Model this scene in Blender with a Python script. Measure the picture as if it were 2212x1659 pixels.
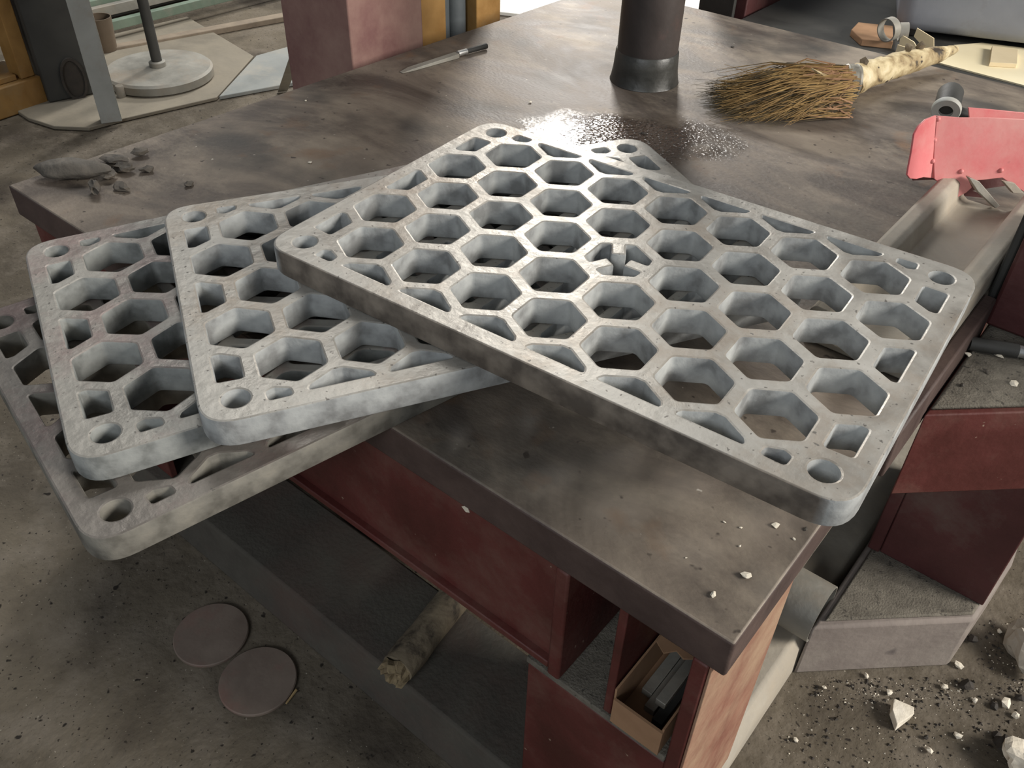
import bpy, bmesh, math, random
from mathutils import Vector, Matrix, noise
random.seed(7)
PI = math.pi
for o in list(bpy.data.objects): bpy.data.objects.remove(o)
C = bpy.context.scene.collection
sc = bpy.context.scene

# ------------------------------------------------------------------ camera
F, IW, IH = 1895.55, 2212, 1659
ZT = 0.78                                   # table top height
CAM = Vector((0, 0, 1.6216))
R = (Vector((0.771128, 0.636283, 0.022803)), Vector((0.422955, -0.484955, -0.765468)), Vector((-0.475997, 0.599918, -0.643083)))
cd = bpy.data.cameras.new('camera'); cam = bpy.data.objects.new('camera', cd); C.objects.link(cam)
cd.sensor_fit = 'HORIZONTAL'; cd.sensor_width = 36; cd.lens = 36 * F / IW; cd.clip_start = 0.02
m = Matrix((R[0], -R[1], -R[2])).transposed().to_4x4(); m.translation = CAM
cam.matrix_world = m
sc.camera = cam

# ------------------------------------------------------------------ light
w = bpy.data.worlds.new('workshop'); sc.world = w; w.use_nodes = True
bg = w.node_tree.nodes['Background']
bg.inputs[0].default_value = (0.88, 0.94, 1.0, 1); bg.inputs[1].default_value = 0.19
def area(name, loc, target, size, energy, color, sy=None):
    l = bpy.data.lights.new(name, 'AREA'); o = bpy.data.objects.new(name, l); C.objects.link(o)
    l.energy = energy; l.color = color; l.size = size
    if sy: l.shape = 'RECTANGLE'; l.size_y = sy
    o.location = loc
    o.rotation_euler = (Vector(target) - Vector(loc)).to_track_quat('-Z', 'Y').to_euler()
    return o
area('window_right', (5.6, 3.2, 3.7), (-0.4, 1.3, 0.5), 2.6, 690, (1.0, 0.95, 0.88), 2.2)
area('window_back', (-5.25, 7.55, 3.97), (-1.1, 1.6, 0.7), 1.0, 330, (1.0, 0.96, 0.9), 0.85)
area('window_front', (0.9, -4.6, 4.0), (-0.9, 1.6, 0.5), 3.0, 120, (0.90, 0.95, 1.0), 1.8)
area('roof_light', (-3.6, 3.4, 5.4), (-2.2, 1.8, 0.3), 2.4, 200, (0.97, 0.97, 0.95), 1.6)
sc.view_settings.view_transform = 'Standard'; sc.view_settings.look = 'None'
sc.view_settings.gamma = 1; sc.view_settings.use_curve_mapping = False
sc.view_settings.exposure = 0.0

# ------------------------------------------------------------------ helpers
def ray(u, v): return R[0] * ((u - IW / 2) / F) + R[1] * ((v - IH / 2) / F) + R[2]
def on_z(u, v, z=ZT):
    d = ray(u, v); return CAM + d * ((z - CAM.z) / d.z)
def on_x(u, v, x):
    d = ray(u, v); return CAM + d * ((x - CAM.x) / d.x)
def on_y(u, v, y):
    d = ray(u, v); return CAM + d * ((y - CAM.y) / d.y)
def on_pl(u, v, P, n):
    d = ray(u, v); return CAM + d * (((Vector(P) - CAM).dot(n)) / d.dot(n))
def lin(c): return tuple(((x / 255) / 12.92 if x / 255 <= 0.04045 else ((x / 255 + 0.055) / 1.055) ** 2.4) for x in c) + (1,)

def mat(name, cols, scale=6, detail=8, rough=0.6, rvar=0.15, metal=0.0, bump=0.15, bscale=70, dust=None, spots=(), stretch=(1, 1, 1), spec=0.5, distort=0.4):
    """cols: [(pos, srgb)] over a noise; dust: (srgb, amount, scale) settled patches; spots: [(srgb, scale, threshold)] flecks"""
    mt = bpy.data.materials.new(name); mt.use_nodes = True
    nt = mt.node_tree; N = nt.nodes; L = nt.links
    b = N['Principled BSDF']
    tc = N.new('ShaderNodeTexCoord'); mp = N.new('ShaderNodeMapping'); mp.inputs['Scale'].default_value = stretch
    L.new(tc.outputs['Object'], mp.inputs[0])
    n1 = N.new('ShaderNodeTexNoise'); n1.inputs['Scale'].default_value = scale; n1.inputs['Detail'].default_value = detail
    n1.inputs['Roughness'].default_value = 0.62; n1.inputs['Distortion'].default_value = distort
    L.new(mp.outputs[0], n1.inputs[0])
    r = N.new('ShaderNodeValToRGB'); L.new(n1.outputs[0], r.inputs[0])
    e = r.color_ramp.elements
    while len(e) < len(cols): e.new(0.5)
    for k, (p, c) in enumerate(cols): e[k].position = p; e[k].color = lin(c)
    col = r.outputs[0]
    def mix(a, c, fac):
        x = N.new('ShaderNodeMix'); x.data_type = 'RGBA'
        L.new(fac, x.inputs[0]); L.new(a, x.inputs[6]); x.inputs[7].default_value = lin(c); return x.outputs[2]
    rsock = None
    if dust:
        c, amt, s = dust
        n2 = N.new('ShaderNodeTexNoise'); n2.inputs['Scale'].default_value = s; n2.inputs['Detail'].default_value = 10
        n2.inputs['Roughness'].default_value = 0.7
        L.new(mp.outputs[0], n2.inputs[0])
        mr = N.new('ShaderNodeMapRange'); mr.inputs[1].default_value = 0.62 - amt * 0.35; mr.inputs[2].default_value = 0.9 - amt * 0.35
        L.new(n2.outputs[0], mr.inputs[0]); col = mix(col, c, mr.outputs[0]); rsock = mr.outputs[0]
    for c, s, t, *wd in spots:
        n3 = N.new('ShaderNodeTexNoise'); n3.inputs['Scale'].default_value = s; n3.inputs['Detail'].default_value = 2
        L.new(tc.outputs['Object'], n3.inputs[0])
        mr = N.new('ShaderNodeMapRange'); mr.inputs[1].default_value = t; mr.inputs[2].default_value = t + (wd[0] if wd else 0.05); n3.inputs['Detail'].default_value = 9 if wd else 2
        L.new(n3.outputs[0], mr.inputs[0]); col = mix(col, c, mr.outputs[0])
    L.new(col, b.inputs['Base Color'])
    mr = N.new('ShaderNodeMapRange'); mr.inputs[1].default_value = 0.3; mr.inputs[2].default_value = 0.7
    mr.inputs[3].default_value = max(0.05, rough - rvar); mr.inputs[4].default_value = min(1, rough + rvar)
    L.new(n1.outputs[0], mr.inputs[0]); L.new(mr.outputs[0], b.inputs['Roughness'])
    b.inputs['Metallic'].default_value = metal; b.inputs['Specular IOR Level'].default_value = spec
    if bump:
        n4 = N.new('ShaderNodeTexNoise'); n4.inputs['Scale'].default_value = bscale; n4.inputs['Detail'].default_value = 6
        L.new(mp.outputs[0], n4.inputs[0])
        bp = N.new('ShaderNodeBump'); bp.inputs['Strength'].default_value = bump; bp.inputs['Distance'].default_value = 0.01
        L.new(n4.outputs[0], bp.inputs['Height']); L.new(bp.outputs[0], b.inputs['Normal'])
    return mt

def box(bm, lo, hi, M=None):
    x0, y0, z0 = lo; x1, y1, z1 = hi
    v = [Vector(p) for p in ((x0,y0,z0),(x1,y0,z0),(x1,y1,z0),(x0,y1,z0),(x0,y0,z1),(x1,y0,z1),(x1,y1,z1),(x0,y1,z1))]
    if M: v = [M @ p for p in v]
    v = [bm.verts.new(p) for p in v]
    for f in ((0,3,2,1),(4,5,6,7),(0,1,5,4),(1,2,6,5),(2,3,7,6),(3,0,4,7)): bm.faces.new([v[i] for i in f])
def prism(bm, poly, ext):
    """poly: list of 3D points (planar), ext: extrusion vector"""
    ext = Vector(ext); a = [bm.verts.new(Vector(p)) for p in poly]; b = [bm.verts.new(Vector(p) + ext) for p in poly]
    n = len(a); bm.faces.new(a[::-1]); bm.faces.new(b)
    for i in range(n): bm.faces.new((a[i], a[(i + 1) % n], b[(i + 1) % n], b[i]))
def frame(d):
    d = Vector(d).normalized(); u = d.cross(Vector((0, 0, 1)))
    if u.length < 1e-3: u = Vector((1, 0, 0))
    u.normalize(); return u, d.cross(u).normalized()
def tube(bm, pts, rads, seg=16, cap=True, jit=0.0):
    pts = [Vector(p) for p in pts]; rings = []
    for i, p in enumerate(pts):
        d = pts[min(i + 1, len(pts) - 1)] - pts[max(i - 1, 0)]
        u, v = frame(d)
        rings.append([bm.verts.new(p + (u * math.cos(a) + v * math.sin(a)) * rads[i] * (1 + random.uniform(-jit, jit))) for a in [2 * PI * k / seg for k in range(seg)]])
    for a, b in zip(rings, rings[1:]):
        for k in range(seg): bm.faces.new((a[k], a[(k + 1) % seg], b[(k + 1) % seg], b[k]))
    if cap: bm.faces.new(rings[0][::-1]); bm.faces.new(rings[-1])
def lathe(bm, c, prof, seg=40, axis=None):
    """prof: [(r, h)] revolved about axis through c"""
    c = Vector(c); ax = Vector(axis or (0, 0, 1)).normalized(); u, v = frame(ax); rings = []
    for r, h in prof:
        rings.append([bm.verts.new(c + ax * h + (u * math.cos(a) + v * math.sin(a)) * r) for a in [2 * PI * k / seg for k in range(seg)]])
    for a, b in zip(rings, rings[1:]):
        for k in range(seg): bm.faces.new((a[k], a[(k + 1) % seg], b[(k + 1) % seg], b[k]))
    if prof[0][0] > 1e-5 and prof[0] != prof[-1]: bm.faces.new(rings[0][::-1]); bm.faces.new(rings[-1])
    return rings
def link(name, me, m, parent=None, bevel=0, smooth=40):
    if m: me.materials.append(m)
    if smooth:
        me.polygons.foreach_set('use_smooth', [True] * len(me.polygons)); me.set_sharp_from_angle(angle=math.radians(smooth))
    o = bpy.data.objects.new(name, me); C.objects.link(o)
    if parent:
        o.parent = parent; o.matrix_parent_inverse = Matrix.LocRotScale(parent.location, parent.rotation_euler, None).inverted() if parent.parent is None else Matrix()
    if bevel:
        bv = o.modifiers.new('bevel', 'BEVEL'); bv.width = bevel; bv.segments = 2; bv.limit_method = 'ANGLE'; bv.angle_limit = math.radians(35)
    return o
def obj(name, bm, m, parent=None, bevel=0, smooth=40, recalc=True):
    if recalc: bmesh.ops.recalc_face_normals(bm, faces=bm.faces[:])
    me = bpy.data.meshes.new(name); bm.to_mesh(me); bm.free()
    return link(name, me, m, parent, bevel, smooth)
def tag(o, label, cat, group=None, kind=None):
    o['label'] = label; o['category'] = cat
    if group: o['group'] = group
    if kind: o['kind'] = kind
    return o
def thing(name, label, cat, loc, group=None):
    o = bpy.data.objects.new(name, None); C.objects.link(o); o.location = loc; o.empty_display_size = 0.05
    return tag(o, label, cat, group)
def one(name, bm, m, label, cat, group=None, bevel=0, smooth=40):
    return tag(obj(name, bm, m, None, bevel, smooth), label, cat, group)
def stone(bm, c, s, seed, rough=0.35, sub=2, rot=0.0):
    r = bmesh.ops.create_icosphere(bm, subdivisions=sub, radius=1)
    Rz = Matrix.Rotation(rot, 3, 'Z'); lo = 9
    for v in r['verts']:
        k = 1 + rough * noise.noise(v.co * 1.3 + Vector((seed, seed * 1.7, 0))) * 1.4
        v.co = Rz @ Vector((v.co.x * k * s[0], v.co.y * k * s[1], v.co.z * k * s[2])); lo = min(lo, v.co.z)
    for v in r['verts']: v.co = Vector((c[0] + v.co.x, c[1] + v.co.y, c[2] + v.co.z - lo))

# ------------------------------------------------------------------ materials
M = {}
M['floor'] = mat('floor_concrete', [(0.25, (60, 53, 44)), (0.5, (90, 82, 70)), (0.75, (124, 114, 99))], scale=1.5, detail=12, rough=0.85, bump=0.45, bscale=55,
                 dust=((124, 115, 103), 0.45, 5), spots=[((60, 53, 46), 3.2, 0.54, 0.2), ((44, 39, 34), 42, 0.67), ((50, 44, 38), 120, 0.66), ((150, 142, 128), 150, 0.70)], spec=0.25)
M['plinth'] = mat('plinth_dusty', [(0.3, (66, 62, 57)), (0.7, (90, 86, 78))], scale=5, rough=0.85, bump=0.25, bscale=90, dust=((86, 72, 65), 0.5, 4), spec=0.25)
M['top'] = mat('steel_plate_top', [(0.30, (66, 58, 52)), (0.43, (92, 83, 75)), (0.56, (122, 111, 99)), (0.74, (148, 137, 122))], scale=2.0, detail=14, rough=0.60, rvar=0.10, metal=0.2, bump=0.12, bscale=90,
               dust=((156, 144, 127), 0.34, 3.6), spots=[((78, 74, 69), 5.5, 0.52, 0.22), ((122, 92, 66), 7, 0.63, 0.2), ((74, 66, 59), 46, 0.69), ((176, 168, 156), 70, 0.75)], stretch=(1.0, 1.7, 1), distort=1.6)
M['top_edge'] = mat('steel_plate_edge', [(0.3, (58, 44, 41)), (0.7, (84, 67, 60))], scale=9, rough=0.7, bump=0.2, bscale=60)
M['red'] = mat('red_primer', [(0.3, (70, 30, 26)), (0.6, (92, 40, 35)), (0.8, (106, 56, 49))], scale=6, rough=0.6, bump=0.12, bscale=80, dust=((104, 74, 64), 0.4, 6), spots=[((150, 128, 112), 60, 0.74)])
M['red_dusty'] = mat('red_primer_dusty', [(0.3, (104, 56, 46)), (0.7, (132, 78, 62))], scale=9, rough=0.75, bump=0.15, bscale=80, dust=((160, 132, 108), 0.75, 4))
M['red_dark'] = mat('red_primer_dark', [(0.3, (70, 38, 38)), (0.7, (92, 50, 48))], scale=5, rough=0.6, bump=0.1, dust=((104, 90, 82), 0.3, 5))
M['burgundy'] = mat('burgundy_paint', [(0.3, (108, 70, 70)), (0.7, (128, 88, 84))], scale=4, rough=0.65, bump=0.06, dust=((158, 128, 116), 0.75, 2))
def tray_mat(name, top, stain, wall, amt, crust=None):
    mt = mat(name, [(0.25, top[0]), (0.5, top[1]), (0.78, top[2])], scale=9, detail=10, rough=0.47, rvar=0.14, metal=0.36, bump=0.20, bscale=48, dust=(stain, amt, 7), spots=[((112, 108, 102), 120, 0.66)])
    nt = mt.node_tree; N = nt.nodes; L = nt.links; b = N['Principled BSDF']
    src = b.inputs['Base Color'].links[0].from_socket
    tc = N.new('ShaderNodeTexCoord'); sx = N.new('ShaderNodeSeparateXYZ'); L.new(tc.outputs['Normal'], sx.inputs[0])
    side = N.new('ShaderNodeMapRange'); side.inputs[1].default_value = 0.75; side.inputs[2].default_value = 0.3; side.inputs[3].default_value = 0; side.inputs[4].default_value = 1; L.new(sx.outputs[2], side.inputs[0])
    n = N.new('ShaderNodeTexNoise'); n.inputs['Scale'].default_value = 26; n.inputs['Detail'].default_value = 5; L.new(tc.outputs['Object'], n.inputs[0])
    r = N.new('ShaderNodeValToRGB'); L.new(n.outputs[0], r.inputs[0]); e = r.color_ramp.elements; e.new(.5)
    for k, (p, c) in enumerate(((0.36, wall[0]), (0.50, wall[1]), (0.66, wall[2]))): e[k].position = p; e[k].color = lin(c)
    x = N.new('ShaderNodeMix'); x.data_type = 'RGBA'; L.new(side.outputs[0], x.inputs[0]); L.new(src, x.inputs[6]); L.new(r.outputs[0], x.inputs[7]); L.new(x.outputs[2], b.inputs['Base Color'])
    if crust:
        sp = N.new('ShaderNodeSeparateXYZ'); L.new(tc.outputs['Object'], sp.inputs[0])
        yy = N.new('ShaderNodeMapRange'); yy.inputs[1].default_value = -2.63 * 0.105; yy.inputs[2].default_value = -2.662 * 0.105; L.new(sp.outputs[1], yy.inputs[0])
        r2 = N.new('ShaderNodeValToRGB'); L.new(n.outputs[0], r2.inputs[0]); e = r2.color_ramp.elements
        for k, (p, c) in enumerate(((0.36, crust[0]), (0.64, crust[1]))): e[k].position = p; e[k].color = lin(c)
        x3 = N.new('ShaderNodeMix'); x3.data_type = 'RGBA'; L.new(yy.outputs[0], x3.inputs[0]); L.new(x.outputs[2], x3.inputs[6]); L.new(r2.outputs[0], x3.inputs[7]); L.new(x3.outputs[2], b.inputs['Base Color'])
    rs = b.inputs['Roughness'].links[0].from_socket
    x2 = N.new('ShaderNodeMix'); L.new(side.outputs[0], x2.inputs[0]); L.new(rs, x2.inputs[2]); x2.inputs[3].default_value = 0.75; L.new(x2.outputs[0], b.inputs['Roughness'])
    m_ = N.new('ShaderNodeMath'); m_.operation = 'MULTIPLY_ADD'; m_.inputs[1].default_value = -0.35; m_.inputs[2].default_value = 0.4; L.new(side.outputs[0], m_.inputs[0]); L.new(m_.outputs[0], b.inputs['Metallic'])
    return mt
M['tray'] = tray_mat('cast_steel_tray', ((136, 131, 123), (168, 164, 156), (186, 183, 176)), (150, 136, 120), ((124, 125, 124), (154, 156, 155), (172, 174, 172)), 0.36)
M['tray_top'] = tray_mat('cast_steel_tray_crusted', ((136, 131, 123), (168, 164, 156), (186, 183, 176)), (150, 136, 120), ((124, 125, 124), (154, 156, 155), (172, 174, 172)), 0.36, ((84, 76, 68), (132, 122, 110)))
M['tray_b'] = tray_mat('cast_steel_tray_stained', ((128, 123, 116), (156, 152, 144), (172, 168, 160)), (142, 120, 116), ((108, 110, 107), (138, 140, 137), (156, 158, 154)), 0.42)
M['tray_c'] = tray_mat('cast_steel_tray_dark', ((98, 92, 86), (122, 116, 109), (146, 140, 132)), (122, 102, 98), ((90, 87, 80), (114, 111, 103), (130, 126, 116)), 0.45)
M['pipe'] = mat('dark_pipe', [(0.3, (46, 42, 40)), (0.7, (74, 64, 60))], scale=4, rough=0.55, bump=0.05, dust=((92, 66, 60), 0.3, 5))
M['tape'] = mat('black_tape', [(0.3, (36, 36, 34)), (0.7, (66, 66, 62))], scale=14, rough=0.4, bump=0.25, bscale=25)
M['dark'] = mat('dark_steel', [(0.3, (44, 44, 42)), (0.7, (66, 65, 61))], scale=5, rough=0.65, bump=0.08)
M['grey'] = mat('grey_steel', [(0.3, (120, 118, 110)), (0.7, (156, 153, 144))], scale=6, rough=0.6, metal=0.2, bump=0.1, dust=((150, 138, 122), 0.4, 5))
M['channel'] = mat('dusty_channel', [(0.3, (140, 133, 121)), (0.7, (172, 165, 152))], scale=7, rough=0.8, bump=0.15, dust=((166, 155, 138), 0.5, 6))
M['bright'] = mat('bright_steel', [(0.3, (190, 190, 188)), (0.7, (225, 225, 222))], scale=12, rough=0.3, metal=0.8, bump=0.03)
M['pink'] = mat('red_sheet', [(0.3, (198, 94, 97)), (0.7, (214, 120, 121))], scale=5, rough=0.5, bump=0.04, dust=((206, 156, 148), 0.4, 3), spots=[((120, 50, 52), 18, 0.74)])
M['ochre'] = mat('ochre_paint', [(0.3, (134, 98, 50)), (0.7, (176, 136, 78))], scale=5, rough=0.6, bump=0.08, dust=((150, 128, 92), 0.4, 4))
M['green'] = mat('green_paint', [(0.3, (92, 108, 94)), (0.7, (120, 136, 120))], scale=5, rough=0.6, bump=0.05, dust=((140, 138, 126), 0.3, 6))
M['bluegrey'] = mat('blue_grey_pipe', [(0.3, (66, 72, 76)), (0.7, (92, 98, 100))], scale=5, rough=0.55, bump=0.05)
M['bin'] = mat('grey_plastic', [(0.3, (132, 136, 144)), (0.7, (152, 156, 164))], scale=3, rough=0.6, bump=0.03, dust=((120, 118, 116), 0.25, 5))
M['batten'] = mat('old_timber', [(0.3, (116, 104, 90)), (0.7, (150, 136, 118))], scale=8, rough=0.9, bump=0.1)
M['tub'] = mat('brown_tub', [(0.3, (84, 72, 58)), (0.7, (106, 92, 76))], scale=6, rough=0.8, bump=0.05)
M['card'] = mat('cardboard', [(0.3, (214, 196, 160)), (0.7, (232, 216, 182))], scale=4, rough=0.9, bump=0.05, spec=0.2)
M['card_d'] = mat('cardboard_brown', [(0.3, (142, 110, 84)), (0.7, (168, 134, 104))], scale=8, rough=0.9, bump=0.05, spec=0.2)
M['cream'] = mat('cream_card_sheet', [(0.3, (238, 224, 186)), (0.7, (247, 236, 204))], scale=3, rough=0.9, bump=0.03, spec=0.2)
M['birch'] = mat('birch_bark', [(0.34, (58, 48, 36)), (0.42, (150, 130, 94)), (0.6, (200, 184, 146)), (0.8, (222, 210, 182))], scale=20, detail=6, rough=0.75, bump=0.3, bscale=40, stretch=(1, 1, 1), spots=[((58, 48, 38), 42, 0.66)])
M['log'] = mat('old_birch_bark', [(0.34, (52, 44, 36)), (0.46, (112, 100, 82)), (0.75, (148, 134, 110))], scale=18, detail=6, rough=0.85, bump=0.4, bscale=50)
M['wood'] = mat('split_wood', [(0.3, (150, 124, 84)), (0.7, (190, 164, 118))], scale=20, rough=0.85, bump=0.4, bscale=60)
M['wood_old'] = mat('old_split_wood', [(0.3, (88, 74, 54)), (0.7, (160, 142, 110))], scale=45, rough=0.9, bump=0.4, bscale=90)
M['twig'] = mat('broom_twigs', [(0.3, (104, 80, 46)), (0.55, (150, 122, 76)), (0.8, (184, 156, 104))], scale=26, rough=0.8, bump=0)
M['twig_d'] = mat('broom_twig_tips', [(0.3, (48, 42, 30)), (0.7, (88, 76, 52))], scale=26, rough=0.85, bump=0)
M['butt'] = mat('broom_butts', [(0.3, (124, 92, 66)), (0.7, (172, 136, 104))], scale=40, rough=0.85, bump=0)
M['wire'] = mat('binding', [(0.3, (90, 86, 78)), (0.7, (150, 146, 134))], scale=30, rough=0.5, metal=0.3, bump=0.1)
M['slag'] = mat('slag', [(0.3, (64, 60, 54)), (0.7, (98, 92, 84))], scale=22, rough=0.85, bump=0.4, bscale=60)
M['flake'] = mat('slag_flakes', [(0.3, (54, 50, 45)), (0.7, (104, 96, 86))], scale=25, rough=0.8, bump=0.2)
M['stone'] = mat('pale_stone', [(0.3, (206, 196, 176)), (0.7, (232, 224, 208))], scale=20, rough=0.9, bump=0.3)
M['stone_d'] = mat('dark_clinker', [(0.3, (40, 36, 32)), (0.7, (66, 60, 54))], scale=20, rough=0.85, bump=0.3)
M['disc'] = mat('rusty_disc', [(0.3, (104, 90, 80)), (0.7, (134, 120, 108))], scale=7, rough=0.7, bump=0.08, dust=((132, 90, 82), 0.4, 5))
M['slab'] = mat('floor_plate', [(0.3, (110, 103, 90)), (0.7, (140, 132, 117))], scale=3, rough=0.8, bump=0.08, dust=((140, 131, 114), 0.5, 4))
M['slab_b'] = mat('floor_plate_grey', [(0.3, (124, 127, 124)), (0.7, (148, 150, 146))], scale=3, rough=0.7, bump=0.06, dust=((160, 154, 142), 0.4, 5))
M['pale'] = mat('lit_floor_patch', [(0.3, (222, 220, 212)), (0.7, (238, 236, 228))], scale=4, rough=0.8, bump=0.03)  # window light on the far floor, put into the colour
M['strut'] = mat('pale_grey_paint', [(0.3, (158, 160, 154)), (0.7, (184, 186, 180))], scale=5, rough=0.6, bump=0.08, dust=((150, 138, 124), 0.42, 3))
M['dust'] = mat('dust_layer', [(0.3, (92, 87, 79)), (0.7, (124, 118, 107))], scale=30, rough=0.95, bump=0.35, bscale=260, spec=0.1, spots=[((80, 76, 70), 90, 0.64)])
M['block'] = mat('base_block', [(0.3, (116, 106, 100)), (0.7, (140, 130, 122))], scale=5, rough=0.85, bump=0.15, dust=((150, 142, 132), 0.35, 6), spots=[((90, 82, 80), 9, 0.7)])

# oil spill: wet film whose edge fades out into the plate
def oil_mat():
    mt = bpy.data.materials.new('oil_film'); mt.use_nodes = True; nt = mt.node_tree; N = nt.nodes; L = nt.links
    b = N['Principled BSDF']; b.inputs['Base Color'].default_value = lin((74, 62, 53)); b.inputs['Roughness'].default_value = 0.16; b.inputs['Metallic'].default_value = 0.0
    tc = N.new('ShaderNodeTexCoord')
    n = N.new('ShaderNodeTexNoise'); n.inputs['Scale'].default_value = 95; n.inputs['Detail'].default_value = 4
    L.new(tc.outputs['Object'], n.inputs[0])
    vo = N.new('ShaderNodeTexVoronoi'); vo.inputs['Scale'].default_value = 120; L.new(tc.outputs['Object'], vo.inputs[0])
    ad = N.new('ShaderNodeMath'); ad.operation = 'ADD'; L.new(n.outputs[0], ad.inputs[0]); L.new(vo.outputs[0], ad.inputs[1])
    bp = N.new('ShaderNodeBump'); bp.inputs['Strength'].default_value = 0.40; bp.inputs['Distance'].default_value = 0.0013
    L.new(ad.outputs[0], bp.inputs['Height'])
    sx = N.new('ShaderNodeSeparateXYZ'); L.new(tc.outputs['Object'], sx.inputs[0])
    gr = N.new('ShaderNodeMapRange'); gr.inputs[1].default_value = -0.16; gr.inputs[2].default_value = 0.12; gr.inputs[3].default_value = 0.0008; gr.inputs[4].default_value = 0.009
    L.new(sx.outputs[0], gr.inputs[0]); L.new(gr.outputs[0], bp.inputs['Distance']); L.new(bp.outputs[0], b.inputs['Normal'])
    ln = N.new('ShaderNodeVectorMath'); ln.operation = 'LENGTH'
    n2 = N.new('ShaderNodeTexNoise'); n2.inputs['Scale'].default_value = 9; n2.inputs['Detail'].default_value = 8; L.new(tc.outputs['Object'], n2.inputs[0])
    mp = N.new('ShaderNodeMapping'); mp.inputs['Scale'].default_value = (1 / 0.30, 1 / 0.17, 1); L.new(tc.outputs['Object'], mp.inputs[0])
    L.new(mp.outputs[0], ln.inputs[0])
    s = N.new('ShaderNodeMath'); s.operation = 'MULTIPLY_ADD'; s.inputs[1].default_value = 0.9; L.new(n2.outputs[0], s.inputs[0]); L.new(ln.outputs['Value'], s.inputs[2])
    mr = N.new('ShaderNodeMapRange'); mr.interpolation_type = 'SMOOTHSTEP'; mr.inputs[1].default_value = 0.85; mr.inputs[2].default_value = 1.4; mr.inputs[3].default_value = 1; mr.inputs[4].default_value = 0
    L.new(s.outputs[0], mr.inputs[0]); L.new(mr.outputs[0], b.inputs['Alpha'])
    return mt

# ------------------------------------------------------------------ setting
bm = bmesh.new(); box(bm, (-11, -3, -0.05), (5, 14, 0)); o = obj('floor', bm, M['floor']); o['kind'] = 'structure'

bm = bmesh.new(); prism(bm, [(-3.90,1.50,0.002),(-3.74,1.53,0.002),(-3.62,1.62,0.002),(-3.60,1.76,0.002),(-3.50,2.18,0.002),(-3.80,2.62,0.002),(-4.55,2.75,0.002),(-4.65,1.55,0.002)], (0,0,0.016))
one('floor_plate', bm, M['slab'], 'dusty beige steel floor plate under the round stand', 'floor plate', bevel=0.003)
bm = bmesh.new(); prism(bm, [(-3.495,2.19,0.002),(-3.39,2.49,0.002),(-3.30,2.80,0.002),(-3.76,3.02,0.002),(-3.79,2.63,0.002)], (0,0,0.018))
one('floor_plate', bm, M['slab_b'], 'bluish grey steel floor plate between round stand and burgundy column', 'floor plate', bevel=0.003)
bm = bmesh.new(); prism(bm, [(-4.42,2.20,0.001),(-4.36,2.20,0.001),(-4.08,3.30,0.001),(-4.15,3.31,0.001)], (0,0,0.03))
one('timber_batten', bm, M['batten'], 'long brown batten on the floor behind the round stand', 'batten', bevel=0.004)
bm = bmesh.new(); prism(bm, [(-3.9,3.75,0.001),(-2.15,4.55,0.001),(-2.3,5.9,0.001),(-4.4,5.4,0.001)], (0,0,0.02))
one('lit_floor_patch', bm, M['pale'], 'pale whitish sheet in place of window-lit floor beyond the far corner of the table', 'floor patch', bevel=0.003)  # added pale sheet stands in for floor brightened by window light

# ------------------------------------------------------------------ steel table
T = thing('welding_table', 'large rust-brown steel plate table on red primed beams', 'table', (-0.95, 1.55, 0))
quad = [(-1.77,0.60),(-0.15,0.60),(-0.153,2.575),(-1.69,2.545)]
bm = bmesh.new(); prism(bm, [(x, y, ZT - 0.066) for x, y in quad], (0,0,0.066))
tt = obj('table_top', bm, M['top'], T, bevel=0.004); tt.data.materials.append(M['top_edge'])
for p in tt.data.polygons:
    if abs(p.normal.z) < 0.5: p.material_index = 1
ZF = 0.468
def part(name, m, *boxes, bevel=0.002, **k):
    bm = bmesh.new()
    for lo, hi in boxes: box(bm, lo, hi)
    o = obj(name, bm, M[m], T, bevel=bevel); 
    if 'label' in k: o['label'] = k['label']
    return o
part('front_beam', 'red', ((-1.74,0.612,0.495),(-0.395,0.624,0.714)), ((-1.74,0.600,0.482),(-0.395,0.690,0.496)))
part('beam_end', 'red', ((-0.396,0.600,ZF),(-0.374,2.40,0.714)), bevel=0.004)
part('lower_flange', 'dust', ((-0.435,0.602,0.455),(-0.193,2.40,ZF)))
part('divider_web', 'red', ((-0.299,0.606,ZF),(-0.286,2.40,0.714)))
part('end_plate', 'red', ((-0.192,0.600,0.111),(-0.1705,0.861,0.714)), bevel=0.003)
part('side_plate', 'red_dusty', ((-0.170,0.602,0.111),(-0.166,0.862,0.714)), bevel=0.001, label='tan dusty red side plate')
part('leg', 'red', ((-0.431,0.602,0.111),(-0.192,0.618,0.455)), ((-0.320,0.618,0.111),(-0.306,0.84,0.455)), ((-0.431,0.84,0.111),(-0.192,0.856,0.455)))
for x, y in ((-1.70,0.62),(-1.66,2.25),(-0.42,2.25)):
    part('leg', 'red', ((x,y,0.111),(x+0.2,y+0.016,0.482)), ((x+0.093,y+0.016,0.111),(x+0.107,y+0.18,0.482)), ((x,y+0.18,0.111),(x+0.2,y+0.196,0.482)))
part('rear_beam', 'red', ((-1.66,2.44,0.482),(-0.44,2.452,0.714)))
part('side_beam', 'red', ((-1.735,0.62,0.482),(-1.723,2.40,0.714)))
part('cross_beam', 'red', ((-1.30,0.63,0.482),(-1.288,2.43,0.714)), ((-0.86,0.63,0.482),(-0.848,2.43,0.714)))
q = on_y(1006, 1098, .611); bm = bmesh.new(); prism(bm, [q + Vector((x, 0, z)) for x, z in ((-.008,-.002),(0,-.008),(.007,-.004),(.004,.002),(.006,.009),(-.001,.004))], (0,.0008,0)); o = obj('paint_fleck', bm, M['stone'], T); o['label'] = 'pale fleck stuck on the beam'
part('edge_strip', 'top_edge', ((-0.158,1.05,0.700),(-0.136,1.50,0.788)), bevel=0.004)

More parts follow.
